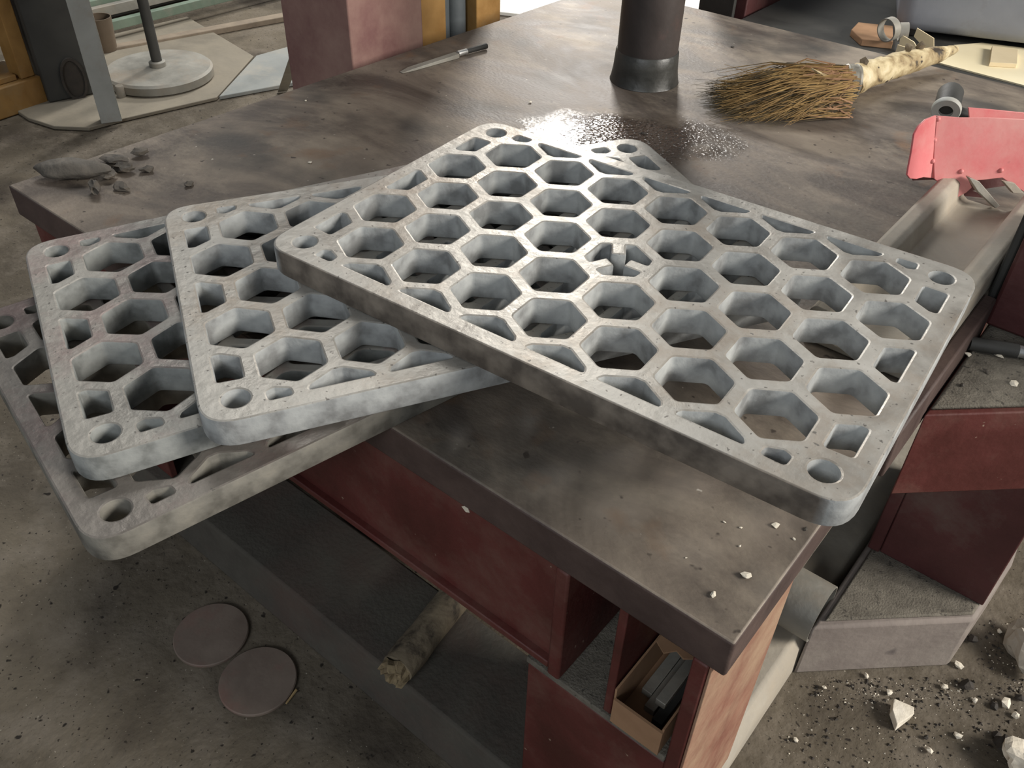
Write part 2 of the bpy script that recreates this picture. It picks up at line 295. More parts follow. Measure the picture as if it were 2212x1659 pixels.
# concrete / steel base frame the legs stand on
B = thing('base_frame', 'dusty grey base beams on the floor under the table legs', 'base', (-0.95,1.5,0))
bm = bmesh.new(); a = [(-1.9,0.568,0),(-1.9,0.592,0.11),(-1.9,0.795,0.11),(-1.9,0.80,0)]; prism(bm, a, (1.735,0,0)); obj('front_base_beam', bm, M['plinth'], B, bevel=0.006)
bm = bmesh.new(); prism(bm, [(-.37,.801,0),(-.37,.801,.11),(-.186,.801,.11),(-.170,.801,.085),(-.166,.801,0)], (0,1.699,0)); obj('right_base_beam', bm, M['channel'], B, bevel=0.006)
bm = bmesh.new(); box(bm, (-1.9,2.22,0),(-0.371,2.5,0.11)); obj('rear_base_beam', bm, M['plinth'], B, bevel=0.006)

# ------------------------------------------------------------------ hexagon grid trays
U = 0.105; S3 = math.sqrt(3) / 2; TH = 0.0416
def rpoly(pts, r, n=4):
    """round the corners of a polygon; r scalar or list"""
    out = []; N_ = len(pts)
    for i, p in enumerate(pts):
        p = Vector(p); a = Vector(pts[i - 1]) - p; b = Vector(pts[(i + 1) % N_]) - p
        ri = r[i] if isinstance(r, (list, tuple)) else r
        la, lb = a.length, b.length; a.normalize(); b.normalize(); ang = a.angle(b)
        t = min(ri / math.tan(ang / 2), la * 0.48, lb * 0.48); q0 = p + a * t; q1 = p + b * t
        for k in range(n + 1):
            s = k / n; out.append(q0 * (1 - s) ** 2 + p * 2 * s * (1 - s) + q1 * s ** 2)
    return out
def tray_mesh():
    loops = [rpoly([(-4.18,-2.67),(4.18,-2.67),(4.18,2.67),(-4.18,2.67)], 0.46, 8)]
    ap = 0.40
    def hexa(cx, cy): return rpoly([(cx + ap / S3 * math.sin(PI / 3 * k), cy + ap / S3 * math.cos(PI / 3 * k)) for k in range(6)], 0.09)
    for r in range(5):
        n = 8 if r in (1, 3) else 7
        for i in range(n):
            if r == 2 and i == 3: continue
            loops.append(hexa(i - (n - 1) / 2, (2 - r) * S3))
    for sy in (1, -1):
        for i in range(6):
            x = i - 2.5
            loops.append(rpoly([(x - 0.41, sy * 2.395), (x - 0.36, sy * 2.31), (x - 0.06, sy * 2.125), (x + 0.06, sy * 2.125), (x + 0.36, sy * 2.31), (x + 0.41, sy * 2.395)], 0.05, 3))
        for sx in (1, -1):
            loops.append([Vector((sx * 3.74 + 0.165 * math.cos(2 * PI * k / 24), sy * 2.27 + 0.165 * math.sin(2 * PI * k / 24))) for k in range(24)])
            loops.append(rpoly([(sx * 3.39, sy * 2.27), (sx * 3.38, sy * 2.43), (sx * 3.10, sy * 2.42), (sx * 3.12, sy * 2.30), (sx * 3.29, sy * 2.23)], 0.045, 3))
            loops.append(rpoly([(sx * 3.60, sy * 1.49), (sx * 3.60, sy * 1.91), (sx * 3.92, sy * 1.90), (sx * 3.92, sy * 1.36), (sx * 3.82, sy * 1.36)], 0.05, 3))
    for sx in (1, -1):
        loops.append(rpoly([(sx * 3.60, -0.22), (sx * 3.60, 0.22), (sx * 3.86, 0.37), (sx * 3.92, 0.36), (sx * 3.92, -0.36), (sx * 3.86, -0.37)], 0.05, 3))
    # centre: hexagon with three tongues reaching towards the middle
    pts = []
    for k in range(6):
        t = PI / 3 * k; d = Vector((math.cos(t), math.sin(t))); e = Vector((-d.y, d.x))
        if k % 2 == 0:
            for s, q in ((-1, ap), (-1, 0.13), (1, 0.13), (1, ap)): pts.append(d * q + e * (0.105 * s))
        else:
            pts += [d * ap - e * 0.21, d * ap + e * 0.21]
    loops.append(rpoly([tuple(p) for p in pts], 0.03, 2))
    cu = bpy.data.curves.new('tray', 'CURVE'); cu.dimensions = '2D'; cu.fill_mode = 'BOTH'
    for lp in loops:
        sp = cu.splines.new('POLY'); sp.points.add(len(lp) - 1); sp.use_cyclic_u = True
        for q, p in zip(sp.points, lp): q.co = (p.x * U, p.y * U, 0, 1)
    bv = 0.0032
    cu.extrude = TH / 2 - bv; cu.bevel_depth = bv; cu.bevel_resolution = 1; cu.offset = -bv
    co = bpy.data.objects.new('tray_curve', cu); C.objects.link(co)
    dg = bpy.context.evaluated_depsgraph_get()
    me = bpy.data.meshes.new_from_object(co.evaluated_get(dg))
    bpy.data.objects.remove(co); bpy.data.curves.remove(cu)
    me.materials.clear()
    for v in me.vertices: v.co.z += TH / 2
    me.name = 'hexagon_grid_tray'
    return me
tm = tray_mesh()
def tray(x, y, a, lev, m, label):
    me = tm.copy(); o = link('hexagon_grid_tray', me, M[m], smooth=30)
    o.location = (x, y, ZT + 0.0003 + lev * (TH + 0.0003)); o.rotation_euler = (0, 0, a)
    return tag(o, label, 'tray', 'stacked hexagon grid trays')
tray(-0.956, 0.687, 1.370, 0, 'tray_c', 'bottom dark grey hexagon grid tray jutting lowest over the table edge')
tray(-9.08734843*U, 7.20253792*U, 1.18379580, 1, 'tray_b', 'second grey hexagon grid tray from the bottom, with pinkish corner')
tray(-7.49514294*U, 8.40400906*U, 1.06318141, 2, 'tray', 'third pale grey hexagon grid tray directly beneath the top one')
tray(-5.34515420*U, 9.01718598*U, 0.0752177622, 3, 'tray_top', 'topmost pale grey hexagon grid tray with forked centre hole fully in view')

# ------------------------------------------------------------------ on the table
pc = on_z(1391, 172)
P_ = thing('steel_pipe_post', 'dark round steel pipe post standing on the far part of the table', 'pipe', pc)
bm = bmesh.new(); lathe(bm, pc, [(0.076,0.05),(0.076,1.4)], 48); obj('pipe', bm, M['pipe'], P_)
bm = bmesh.new(); lathe(bm, pc, [(0.088,0.001),(0.0865,0.004),(0.082,0.03),(0.0805,0.05),(0.079,0.075),(0.0765,0.078)], 48); o = obj('collar', bm, M['tape'], P_); o['label'] = 'black wrapped collar'

oc = on_z(1345, 300); 
bm = bmesh.new(); 
q = [bm.verts.new((0.42 * math.cos(a) , 0.27 * math.sin(a), 0)) for a in [2 * PI * k / 48 for k in range(48)]]; bm.faces.new(q)
o = obj('oil_spill', bm, oil_mat(), smooth=0); o.location = (oc.x, oc.y, ZT + 0.0006); o.rotation_euler = (0, 0, 0.66)
tag(o, 'wet glistening oily patch on the table beside the back tray corner', 'oil')

# chisel
a, b = on_z(866, 151, ZT + .008), on_z(1028, 106, ZT + .008); d = (b - a).normalized(); nrm = Vector((-d.y, d.x, 0))
K = thing('flat_chisel', 'thin steel chisel lying near the far left table edge', 'chisel', (a + b) / 2 - Vector((0,0,.008)))
bm = bmesh.new()
prof = [(0.0,0.006,0.001),(0.03,0.010,0.004),(0.18,0.010,0.008),(0.185,0.008,0.008)]
rings = []
for s, wd, h in prof:
    c = a + d * s; rings.append([bm.verts.new(Vector((c.x, c.y, ZT + .0005 + z)) + nrm * k) for k, z in ((-wd,0),(wd,0),(wd,h*1.4),(-wd,h*1.4))])
for r0, r1 in zip(rings, rings[1:]):
    for k in range(4): bm.faces.new((r0[k], r0[(k+1)%4], r1[(k+1)%4], r1[k]))
bm.faces.new(rings[0][::-1]); bm.faces.new(rings[-1]); obj('blade', bm, M['grey'], K, bevel=0.001)
bm = bmesh.new(); tube(bm, [a + d*.186 + Vector((0,0,.001)), a + d*.215 + Vector((0,0,.001))], [.008,.008], 12); o = obj('ferrule', bm, M['bright'], K); o['label'] = 'bright worn ferrule'
bm = bmesh.new(); tube(bm, [a + d*.215 + Vector((0,0,.001)), a + d*.285 + Vector((0,0,.001))], [.0065,.0075], 12); obj('shank', bm, M['dark'], K)

# slag by the left corner
bm = bmesh.new(); c = on_z(163, 385); stone(bm, c, (0.070,0.026,0.019), 3.1, 0.25, 3, 0.75); one('slag_lump', bm, M['slag'], 'long rounded grey slag lump at the left table corner', 'slag')
flk = [((250,352),.045,.016,.008,0.5,'flat curved grey slag flake leaning just right of the long lump'), ((305,338),.026,.010,.010,0.9,'dark slag crumb farthest from the left table corner'),
       ((272,372),.040,.014,.012,0.6,'broken slag flake in the middle of the flake heap'), ((318,372),.022,.010,.008,1.0,'small pointed slag flake at the right of the heap'),
       ((210,420),.030,.010,.016,-0.4,'upright slag splinter nearest the camera below the lump'), ((262,410),.030,.012,.008,0.2,'flat pale slag flake below the flake heap'),
       ((235,388),.022,.014,.008,0.4,'small slag flake tucked against the long lump'), ((408,402),.012,.010,.006,0.3,'lone dark slag crumb away from the heap toward the trays')]
for k, ((u, v), sx, sy, sz, r, lab) in enumerate(flk):
    bm = bmesh.new(); stone(bm, on_z(u, v), (sx*.7, sy, sz*.8), 11 + k * 2.3, 0.5, 2, r); one('slag_flake', bm, M['flake'], lab, 'slag', 'slag flakes on the table corner', smooth=0)

# chips and crumbs on the table
chips = [((1612,1245),.013,'stone','white chip near the right table edge close to the front corner'), ((1676,1136),.011,'stone','crumbly pale lump beside the right end of the top tray'),
         ((1540,1285),.010,'stone','pale scraped fleck near the front table corner'),
         ((1565,1128),.004,'stone','tiny white crumb left of the crumbly pale lump'),((1600,1140),.004,'stone','tiny white crumb between pale lump and white crumb'),
         ((1598,1180),.004,'stone','tiny white crumb in front of the crumbly pale lump'),((1715,1165),.004,'stone','tiny white crumb nearest the right table edge'),
         ((1482,1205),.003,'stone','tiny white crumb midway along the front of the table'),((1740,1143),.006,'flake','flat brown flake at the right table edge'),
         ((660,218),.007,'stone','white crumb on the left far part of the table'),((670,352),.009,'stone','pale fleck on the table behind the trays'),
         ((1145,222),.010,'stone','pale chip on the table left of the pipe post'),((1582,102),.010,'stone_d','dark nugget on the table behind the broom head'),
         ((1390,290),.012,'stone_d','dark nugget in the wet oily patch')]
for k, ((u, v), s, mm, lab) in enumerate(chips):
    bm = bmesh.new(); stone(bm, on_z(u, v, ZT + .0005), (s * .58, s * .40, s * .18), 40 + k * 3.3, 0.5, 1, k); one('crumb', bm, M[mm], lab, 'crumb', 'crumbs on the table', smooth=0)

# broom
BH = thing('birch_broom', 'twig broom with birch bark handle lying on the table', 'broom', on_z(1800,190))
hp = [(1835,178,.036),(1880,158,.034),(1940,140,.031),(1985,128,.027),(2030,117,.020),(2064,106,.010)]
pts = []; rad = []
for u, v, r in hp: pts.append(on_z(u, v, ZT + .039)); rad.append(r)
P2 = []; R2 = []
for (p, r), (q, s) in zip(zip(pts, rad), zip(pts[1:], rad[1:])):
    for k in range(5): P2.append(p.lerp(q, k / 5)); R2.append((r + (s - r) * k / 5) * (1 + random.uniform(-.06, .06)))
P2.append(pts[-1]); R2.append(rad[-1])
bm = bmesh.new(); tube(bm, P2, R2, 16, jit=0.05); o = obj('handle', bm, M['birch'], BH); o['label'] = 'peeling birch bark handle'
for t in (2, 11, 14):
    p = P2[t] + Vector((0, 0.01, R2[t])); bm = bmesh.new(); stone(bm, p - Vector((0,0,.008)), (.012,.008,.012), t, 0.5, 1); obj('bark_knot', bm, M['log'], BH)
hd = (pts[0] - on_z(1600, 178, ZT + .03)); hd.z = 0; hl = hd.length; hd.normalize(); hn = Vector((-hd.y, hd.x, 0))
root = on_z(1812, 196, ZT + .045)
def bristles(name, m, n, sroot, lo, hi, spread, drop, thick, lab=None):
    vs, fs = [], []
    for _ in range(n):
        a = random.gauss(0, 1); a = max(-2, min(2, a)) / 2; bz_ = random.uniform(-1, 1)
        p0 = root + hn * (a * sroot) + Vector((0,0,bz_ * sroot * .75)) + hd * random.uniform(-.03, .03)
        Ln = random.uniform(lo, hi); p2 = p0 - hd * Ln + hn * (a * spread + random.uniform(-.02,.02)); p2.z = ZT + .006 + abs(random.gauss(0, drop))
        p1 = p0.lerp(p2, .5) + Vector((random.uniform(-.01,.01), random.uniform(-.01,.01), .012 + bz_ * .012)); p1.z = max(p1.z, ZT + .008)
        p0.z = max(p0.z, ZT + .006)
        i = len(vs)
        for p, r in ((p0, thick), (p1, thick * .8), (p2, thick * .3)):
            for k in range(3): vs.append(p + Vector((0, r * math.cos(2.09 * k), r * math.sin(2.09 * k))))
        for j in (0, 3):
            for k in range(3): fs.append((i + j + k, i + j + (k + 1) % 3, i + j + 3 + (k + 1) % 3, i + j + 3 + k))
        fs.append((i, i + 1, i + 2)); fs.append((i + 8, i + 7, i + 6))
    me = bpy.data.meshes.new(name); me.from_pydata([tuple(v) for v in vs], [], fs)
    o = link(name, me, M[m], BH, smooth=0); o['kind'] = 'stuff'
    if lab: o['label'] = lab
    return o
bristles('bristles', 'twig', 1300, .060, .12, .28, .055, .020, .0014)
bristles('bristle_tips', 'twig_d', 700, .056, .18, .32, .065, .008, .0012, 'dark soiled twig tips')
bristles('cut_ends', 'butt', 420, .062, .05, .13, .015, .03, .0022, 'pinkish brown cut twig ends')
bm = bmesh.new(); c = pts[0] - hd * .01; 
lathe(bm, c + hd * .015 + Vector((0,0,.004)), [(.0375,-.022),(.040,-.016),(.038,-.010),(.040,-.004),(.038,.002),(.040,.008),(.037,.014)], 24, hd); obj('binding_wire', bm, M['wire'], BH)
a, b = on_z(1752,150,ZT+.09), on_z(1832,190,ZT+.07); bm = bmesh.new(); dd = (b - a).normalized(); sd = dd.cross(Vector((0,0,1))).normalized()
prism(bm, [a, a.lerp(b,.5) + sd*.012, b + sd*.008, b - sd*.008, a.lerp(b,.5) - sd*.006], (0,0,.004)); obj('bark_strip', bm, M['birch'], BH)

# steel channel and red sheet guard
CH = []
bm = bmesh.new()
sec = [(-.345,.781),(-.345,.838),(-.338,.846),(-.318,.846),(-.308,.838),(-.300,.800),(-.290,.794),(-.215,.794),(-.205,.800),(-.197,.838),(-.187,.846),(-.166,.846),(-.158,.838),(-.158,.781)]
prism(bm, [(x, 1.18, z) for x, z in sec], (0, .64, 0)); one('steel_channel', bm, M['channel'], 'dusty U-shaped steel channel leading from the red guard to the top tray', 'channel', bevel=0.003)

gd = Vector((.755,.655,0)).normalized(); gn = Vector((.655,-.755,.22)).normalized()
gp = on_z(2035, 412, .822)
G = thing('sheet_metal_guard', 'bright pinkish red sheet metal guard at the right table edge', 'guard', (gp.x, gp.y, ZT))
def gpoly(pl, P=None, n=None): return [on_pl(u, v, P or gp, n or gn) for u, v in pl]
bm = bmesh.new(); prism(bm, gpoly([(2024,250),(2075,254),(2140,254),(2240,259),(2240,430),(2188,400),(2165,384),(2130,388),(2108,390),(2088,380),(2100,405),(2088,416),(2058,432),(2042,408),(2018,386),(2017,340),(2019,300)]), gn * -.004); obj('front_panel', bm, M['pink'], G, bevel=.001)
cd_ = (gd * math.cos(.5) + Vector((.655,-.755,0)) * -math.sin(.5)); cn = Vector((cd_.y, -cd_.x, .2)).normalized()
gc = on_pl(2018, 330, gp, gn)
bm = bmesh.new(); prism(bm, gpoly([(2023,249),(2000,258),(1985,272),(1975,290),(1969,330),(1963,360),(1960,378),(1966,386),(1980,387),(1995,383),(2017,385),(2016,340)], gc, cn), cn * -.004); obj('side_cheek', bm, M['pink'], G, bevel=.001)
bpn = gp + Vector((-.655,.755,0)).normalized() * .10
bm = bmesh.new(); prism(bm, gpoly([(2092,232),(2140,236),(2240,246),(2240,330),(2100,330)], bpn), gn * -.004); obj('back_panel', bm, M['pink'], G, bevel=.001)
for u, v in ((2026,257),(2018,303),(2014,348),(2076,370),(2162,368)):
    bm = bmesh.new(); c = on_pl(u, v, gp, gn); bmesh.ops.create_icosphere(bm, subdivisions=2, radius=.005, matrix=Matrix.Translation(c)); obj('weld_spot', bm, M['pink'], G)
bm = bmesh.new(); prism(bm, gpoly([(2085,379),(2108,388),(2152,440),(2143,446),(2105,410)], gp + gn*.004), gn * .014); obj('brace', bm, M['grey'], G, bevel=.001)
bm = bmesh.new(); prism(bm, gpoly([(2160,388),(2185,392),(2206,415),(2182,414)], gp + gn*.004), gn * .012); obj('brace', bm, M['channel'], G, bevel=.001)
bm = bmesh.new(); prism(bm, gpoly([(1972,390),(2015,388),(2050,400),(2052,420),(2130,428),(2150,430),(2100,412),(2180,400),(2240,418),(2240,360),(2010,350),(1972,370)], gp - gn*.045), gn * -.004); o = obj('inner_plate', bm, M['red_dark'], G); o['label'] = 'dark red inner plate'
# roller with hollow end beside the guard
a = on_z(2044, 237, ZT + .03); ax = Vector((-.25,.95,.28)).normalized(); 
RL = thing('roller_bush', 'grey hollow roller with pale ring end behind the red guard', 'roller', (a.x, a.y, ZT))
bm = bmesh.new(); lathe(bm, a, [(.016,-.008),(.031,-.008),(.033,-.004),(.033,.004),(.016,.004),(.016,-.008)], 32, ax); o = obj('end_ring', bm, M['strut'], RL); o['label'] = 'pale ring'
bm = bmesh.new(); lathe(bm, a, [(.014,.0035),(.027,.0045),(.029,.02),(.029,.065),(.024,.075),(.001,.078)], 32, ax); obj('body', bm, M['dark'], RL)
bm = bmesh.new(); box(bm, (a.x-.02,a.y+.02,ZT),(a.x+.075,a.y+.06,ZT+.025)); obj('foot', bm, M['dark'], RL, bevel=.004)

# ------------------------------------------------------------------ under the table
ct = thing('torn_carton', 'torn brown cardboard carton pushed into the open table frame', 'carton', (-.24,.75,ZF))
bm = bmesh.new(); box(bm, (-.281,.598,.469),(-.203,.602,.525)); obj('front_flap', bm, M['card_d'], ct)
bm = bmesh.new(); box(bm, (-.283,.602,.469),(-.280,.90,.545)); box(bm, (-.206,.602,.469),(-.203,.90,.53)); box(bm, (-.280,.603,.469),(-.206,.90,.472)); obj('walls', bm, M['card_d'], ct)
bm = bmesh.new(); prism(bm, [(-.280,.70,.545),(-.262,.69,.545),(-.250,.705,.545),(-.236,.700,.545),(-.222,.712,.545),(-.206,.705,.545),(-.206,.90,.545),(-.280,.90,.545)], (0,0,.003)); o = obj('torn_lid', bm, M['card_d'], ct); o['label'] = 'torn lid edge'
for k, (x, y, l, z, mm) in enumerate(((-.262,.66,.20,.474,'grey'),(-.245,.64,.22,.474,'grey'),(-.226,.63,.22,.474,'dark'),(-.235,.65,.2,.489,'grey'))):
    bm = bmesh.new(); box(bm, (x-.008,y,z),(x+.008,y+l,z+.013)); one('steel_bar', bm, M[mm], ['short grey bar at the left inside the torn carton','short grey bar second from left in the torn carton','dark bar at the right inside the torn carton','grey bar lying across the others in the torn carton'][k], 'bar', 'bars in the carton', bevel=.001)

# birch log
a = on_z(852, 1452, .112 + .034); b = on_z(985, 1287, .112 + .034); d = (b - a).normalized()
LG = thing('birch_log', 'short birch stick with frayed end poking out from under the table', 'log', (a.x, a.y, .112))
bm = bmesh.new(); tube(bm, [a + d * s for s in (.01,.05,.1,.16,.24,.34,.45)], [.032,.034,.033,.034,.033,.034,.034], 16, jit=.05); obj('bark', bm, M['log'], LG)
bm = bmesh.new()
u_, v_ = frame(d)
rg = []
for rr, off in ((.031,.012),(.030,-.004),(.024,-.012),(.016,-.004),(.009,.004),(.003,.006)):
    rg.append([bm.verts.new(a + (u_*math.cos(t) + v_*math.sin(t)) * rr * random.uniform(.8,1.12) + d*(off + random.uniform(-.008,.008))) for t in [2*PI*k/18 for k in range(18)]])
for r0, r1 in zip(rg, rg[1:]):
    for k in range(18): bm.faces.new((r0[k], r0[(k+1)%18], r1[(k+1)%18], r1[k]))
bm.faces.new(rg[-1])
o = obj('broken_end', bm, M['wood_old'], LG, smooth=0); o['label'] = 'pale splintered end'

for (u, v), lab in (((456,1369),'reddish round steel disc on the floor, farther of the pair'), ((557,1469),'greyish round steel disc on the floor, nearer of the pair')):
    c = on_z(u, v, .008); bm = bmesh.new(); lathe(bm, (c.x, c.y, .0005), [(.001,0),(.0755,0),(.0775,.002),(.0775,.007),(.0755,.009),(.001,.009)], 48); one('steel_disc', bm, M['disc'], lab, 'disc', 'steel discs on the floor')
bm = bmesh.new(); a = on_z(640,1490,.004); b = on_z(618,1520,.004); tube(bm, [a, b], [.003,.002], 6); one('wood_splinter', bm, M['wood'], 'thin yellowish splinter at the rim of the nearer disc', 'splinter')

# ------------------------------------------------------------------ side machine on the right
SB = thing('side_machine', 'red primed machine with dusty ledge standing at the right side of the table', 'machine', (0.05,1.7,0))
bm = bmesh.new(); prism(bm, [(-.164,1.172,.0),(.078,1.402,0),(.094,1.60,0),(.08,1.80,0),(-.164,1.80,0)], (0,0,.165)); obj('base_block', bm, M['block'], SB, bevel=.008)
bm = bmesh.new(); prism(bm, [(-.150,1.20,.1652),(.070,1.408,.1652),(.085,1.60,.1652),(.07,1.79,.1652),(-.150,1.79,.1652)], (0,0,.008)); obj('dust_layer', bm, M['dust'], SB, bevel=.004)
bm = bmesh.new(); box(bm, (-.135,1.437,.173),(.078,1.455,.55)); box(bm, (-.160,1.432,.173),(-.1352,1.47,.55)); box(bm, (-.035,1.455,.173),(-.02,1.62,.55)); box(bm, (-.135,1.62,.173),(.078,1.638,.55)); obj('leg', bm, M['red_dark'], SB, bevel=.003)
fd = Vector((.725,.689,0)).normalized(); A = Vector((-.134,1.199,0))
bm = bmesh.new(); Bp = A + fd * .75; prism(bm, [A + Vector((0,0,.545)), Bp + Vector((0,0,.545)), (Bp.x, 1.95, .545), (-.134,1.78,.545)], (0,0,.18)); obj('ledge_beam', bm, M['red'], SB, bevel=.003)
bm = bmesh.new(); A2 = A + fd*.004; B2 = Bp - fd*.004; prism(bm, [A2 + Vector((0,.01,.7252)), B2 + Vector((0,.01,.7252)), (B2.x, 1.94, .7252), (A2.x,1.77,.7252)], (0,0,.010)); obj('dust_layer', bm, M['dust'], SB, bevel=.006)
pb = on_z(2098, 712, .735)
bm = bmesh.new(); box(bm, (pb.x + .012, pb.y + .03, .736),(pb.x + .5, pb.y + .26, 1.5)); obj('head', bm, M['red_dark'], SB, bevel=.006)
bm = bmesh.new(); box(bm, (pb.x - .004, pb.y + .05, .736),(pb.x + .011, pb.y + .25, 1.45)); o = obj('shaded_side', bm, M['dark'], SB, bevel=.004)  # dark sheet paints the shade on the left side of the head
a = on_z(2078, 735, .748); b = on_z(2212, 757, .748); d = (b - a).normalized()
a += Vector((.012,0,.0)); RD = thing('polished_rod', 'dark steel rod with a polished bright stretch on the dusty ledge', 'rod', (a.x, a.y, .736))
bm = bmesh.new(); tube(bm, [a, a + d*.075], [.012,.012], 16); obj('dark_end', bm, M['dark'], RD)
bm = bmesh.new(); tube(bm, [a + d*.075, a + d*.22], [.0105,.0105], 16); o = obj('shaft', bm, M['bright'], RD); o['label'] = 'polished shaft'
for k, (u, v, s_, mm, lab) in enumerate(((2052,795,.006,'stone','pale chip lying in the dust at the left end of the red ledge'),(2090,768,.006,'stone','pale chip just below the dark end of the polished rod'),
        (2100,762,.004,'flake','brown chip beside the pale chip below the rod'),(2155,770,.008,'stone','largest pale chip in the dust below the bright part of the rod'),(2188,830,.007,'stone','pale chip near the front edge of the red ledge, rightmost'),
        (2078,835,.005,'flake','brown chip at the front edge of the red ledge, left'),(2130,805,.005,'flake','brown chip in the middle of the dusty ledge'))):
    bm = bmesh.new(); stone(bm, on_z(u, v, .735), (s_, s_*.8, s_*.6), 90+k, .5, 1, k); one('ledge_chip', bm, M[mm], lab, 'chip', 'chips on the dusty ledge', smooth=0)
# tube lying on the base beam
a = on_x(1815, 1262, -.15)
bm = bmesh.new(); c = Vector((-.16, a.y + .01, .11 + .064)); rr = .0625
r_ = lathe(bm, c, [(rr,0.0),(rr,-.55),(rr-.003,-.55),(rr-.003,0.0),(rr,0.0)], 40, (1,0,0)); one('sheet_tube', bm, M['grey'], 'short greenish grey tube lying under the right table edge', 'tube')

# ------------------------------------------------------------------ things on the floor at the right
def rock(name, u, v, s, seed, m, lab, cat, group=None, rot=0, z=0.0005, sub=2):
    bm = bmesh.new(); stone(bm, on_z(u, v, z), s, seed, .45, sub, rot); return one(name, bm, M[m], lab, cat, group, smooth=0)
bm = bmesh.new(); c = on_z(1944, 1562, .001); e = [on_z(u, v, .001) for u, v in ((1926,1522),(1966,1542),(1966,1556),(1931,1579),(1922,1546))]
prism(bm, e, (0,0,.028)); 
for v in bm.verts: v.co += Vector((random.uniform(-.002,.002), random.uniform(-.002,.002), 0 if v.co.z < .005 else random.uniform(-.008,.0)))
one('stone_wedge', bm, M['stone'], 'pale wedge-shaped stone lying alone on the floor', 'stone', bevel=.002, smooth=0)
rock('stone_chunk', 2212, 1668, (.052,.042,.028), 5.5, 'stone', 'large cream stone at the bottom right of the floor', 'stone', rot=.4, sub=3)
rock('concrete_lump', 2215, 1415, (.045,.060,.03), 8.5, 'channel', 'grey concrete lump on the floor right of the base block', 'lump', rot=.7, sub=3)
rock('shadow_lump', 2168, 1622, (.022,.018,.016), 9.5, 'stone_d', 'black lump in place of the shadow beside the large cream stone', 'shadow_lump')  # black lump drawn where the cream stone's shadow falls
peb = [(2068,1440,.010,'stone','white pebble at the corner of the base block'),(2037,1487,.008,'stone','white pebble just in front of the base block corner'),(2104,1515,.007,'stone','narrow white pebble between block corner and cream stone'),
       (2067,1590,.009,'stone','white pebble right of the pale wedge stone'),(2183,1391,.012,'card','yellowish pebble next to the grey concrete lump'),(2170,1523,.013,'stone','pale pebble beside dark clinkers below the concrete lump'),
       (2097,1386,.013,'stone_d','black clinker at the right side of the base block'),(2085,1484,.016,'stone_d','black clinker in front of the block corner'),(1919,1500,.008,'stone','white pebble behind the pale wedge stone'),
       (2005,1624,.008,'stone','white pebble below right of the pale wedge stone'),(2146,1527,.010,'stone_d','black clinker left of the pale pebble'),(2157,1366,.007,'stone','white pebble behind the yellowish one'),
       (2191,1548,.009,'stone','pale pebble above the large cream stone'),(2200,1512,.010,'stone_d','black clinker near the right frame side of the floor'),(1998,1596,.006,'stone_d','tiny black clinker right below the wedge stone'),
       (1870,1462,.006,'stone','white grain at the foot of the base block front'),(1780,1488,.006,'stone','white grain beside the right base beam'),(2150,1590,.011,'stone_d','black clinker on the pale worn floor patch'),(1718,1600,.006,'stone','white grain on the floor near the base beam end')]
for k, (u, v, s, mm, lab) in enumerate(peb): rock('pebble', u, v, (s, s*.8, s*.7), 60 + k*1.9, mm, lab, 'pebble', 'pebbles on the floor', rot=k, sub=1)
def grit(name, m, n, regs, smin, smax, lab):
    vs, fs = [], []
    for _ in range(n):
        u0, v0, u1, v1 = random.choice(regs); p = on_z(random.uniform(u0,u1), random.uniform(v0,v1), 0.0)
        s = smin + (smax - smin) * random.random() ** 3; i = len(vs); a0 = random.uniform(0, 6)
        for k in range(3): vs.append((p.x + s*math.cos(a0+2.09*k), p.y + s*math.sin(a0+2.09*k), .0003))
        vs.append((p.x + random.uniform(-s,s)*.3, p.y + random.uniform(-s,s)*.3, s*1.1))
        fs += [(i,i+1,i+3),(i+1,i+2,i+3),(i+2,i,i+3)]
    me = bpy.data.meshes.new(name); me.from_pydata(vs, [], fs); o = link(name, me, M[m], smooth=0)
    return tag(o, lab, 'grit', kind='stuff')
RR = [(1690,1480,2212,1600),(1740,1470,2212,1540),(2125,1340,2212,1500),(1680,1560,2212,1659),(1760,1465,2080,1520)]
grit('pale_grit', 'stone', 480, RR, .0006, .0034, 'fine pale grit scattered on the floor by the base block')
grit('dark_grit', 'stone_d', 700, RR, .001, .005, 'fine dark grit scattered on the floor by the base block')

# ------------------------------------------------------------------ behind the table, left
# burgundy column
bm = bmesh.new(); cx0, cx1, cy0, cy1 = -2.075, -1.80, 1.545, 1.815
CO = thing('steel_column', 'burgundy painted square steel column behind the left table edge', 'column', ((cx0+cx1)/2,(cy0+cy1)/2,0))
bm = bmesh.new(); box(bm, (cx0,cy0,.02),(cx1,cy1,3.2)); obj('shaft', bm, M['burgundy'], CO, bevel=.004)
bm = bmesh.new(); box(bm, (cx0-.06,cy0-.06,.001),(cx1+.02,cy1+.06,.02)); obj('foot_plate', bm, M['red_dark'], CO, bevel=.003)
OC = thing('ochre_column', 'ochre painted steel section standing beyond the burgundy column', 'column', (-2.0,2.05,0))
bm = bmesh.new(); box(bm, (-2.02,1.865,0.001),(-1.86,1.975,3.2)); box(bm, (-2.02,2.125,0.001),(-1.87,2.24,3.2)); box(bm, (-2.02,1.975,0.001),(-1.99,2.125,3.2)); obj('flanged_section', bm, M['ochre'], OC, bevel=.003)
for k, y in enumerate((2.012, 2.086)):
    bm = bmesh.new(); lathe(bm, (-1.93, y, 0.001), [(.036,0),(.036,3.1)], 24); one('grey_pipe', bm, M['bluegrey'], ['blue grey upright pipe against the ochre section, left of two','blue grey upright pipe against the ochre section, right of two'][k], 'pipe', 'upright pipes')
a = on_z(610, 197, .004); bm = bmesh.new(); top = on_x(641, 112, -2.72); top = a + (top - a) * 1.15
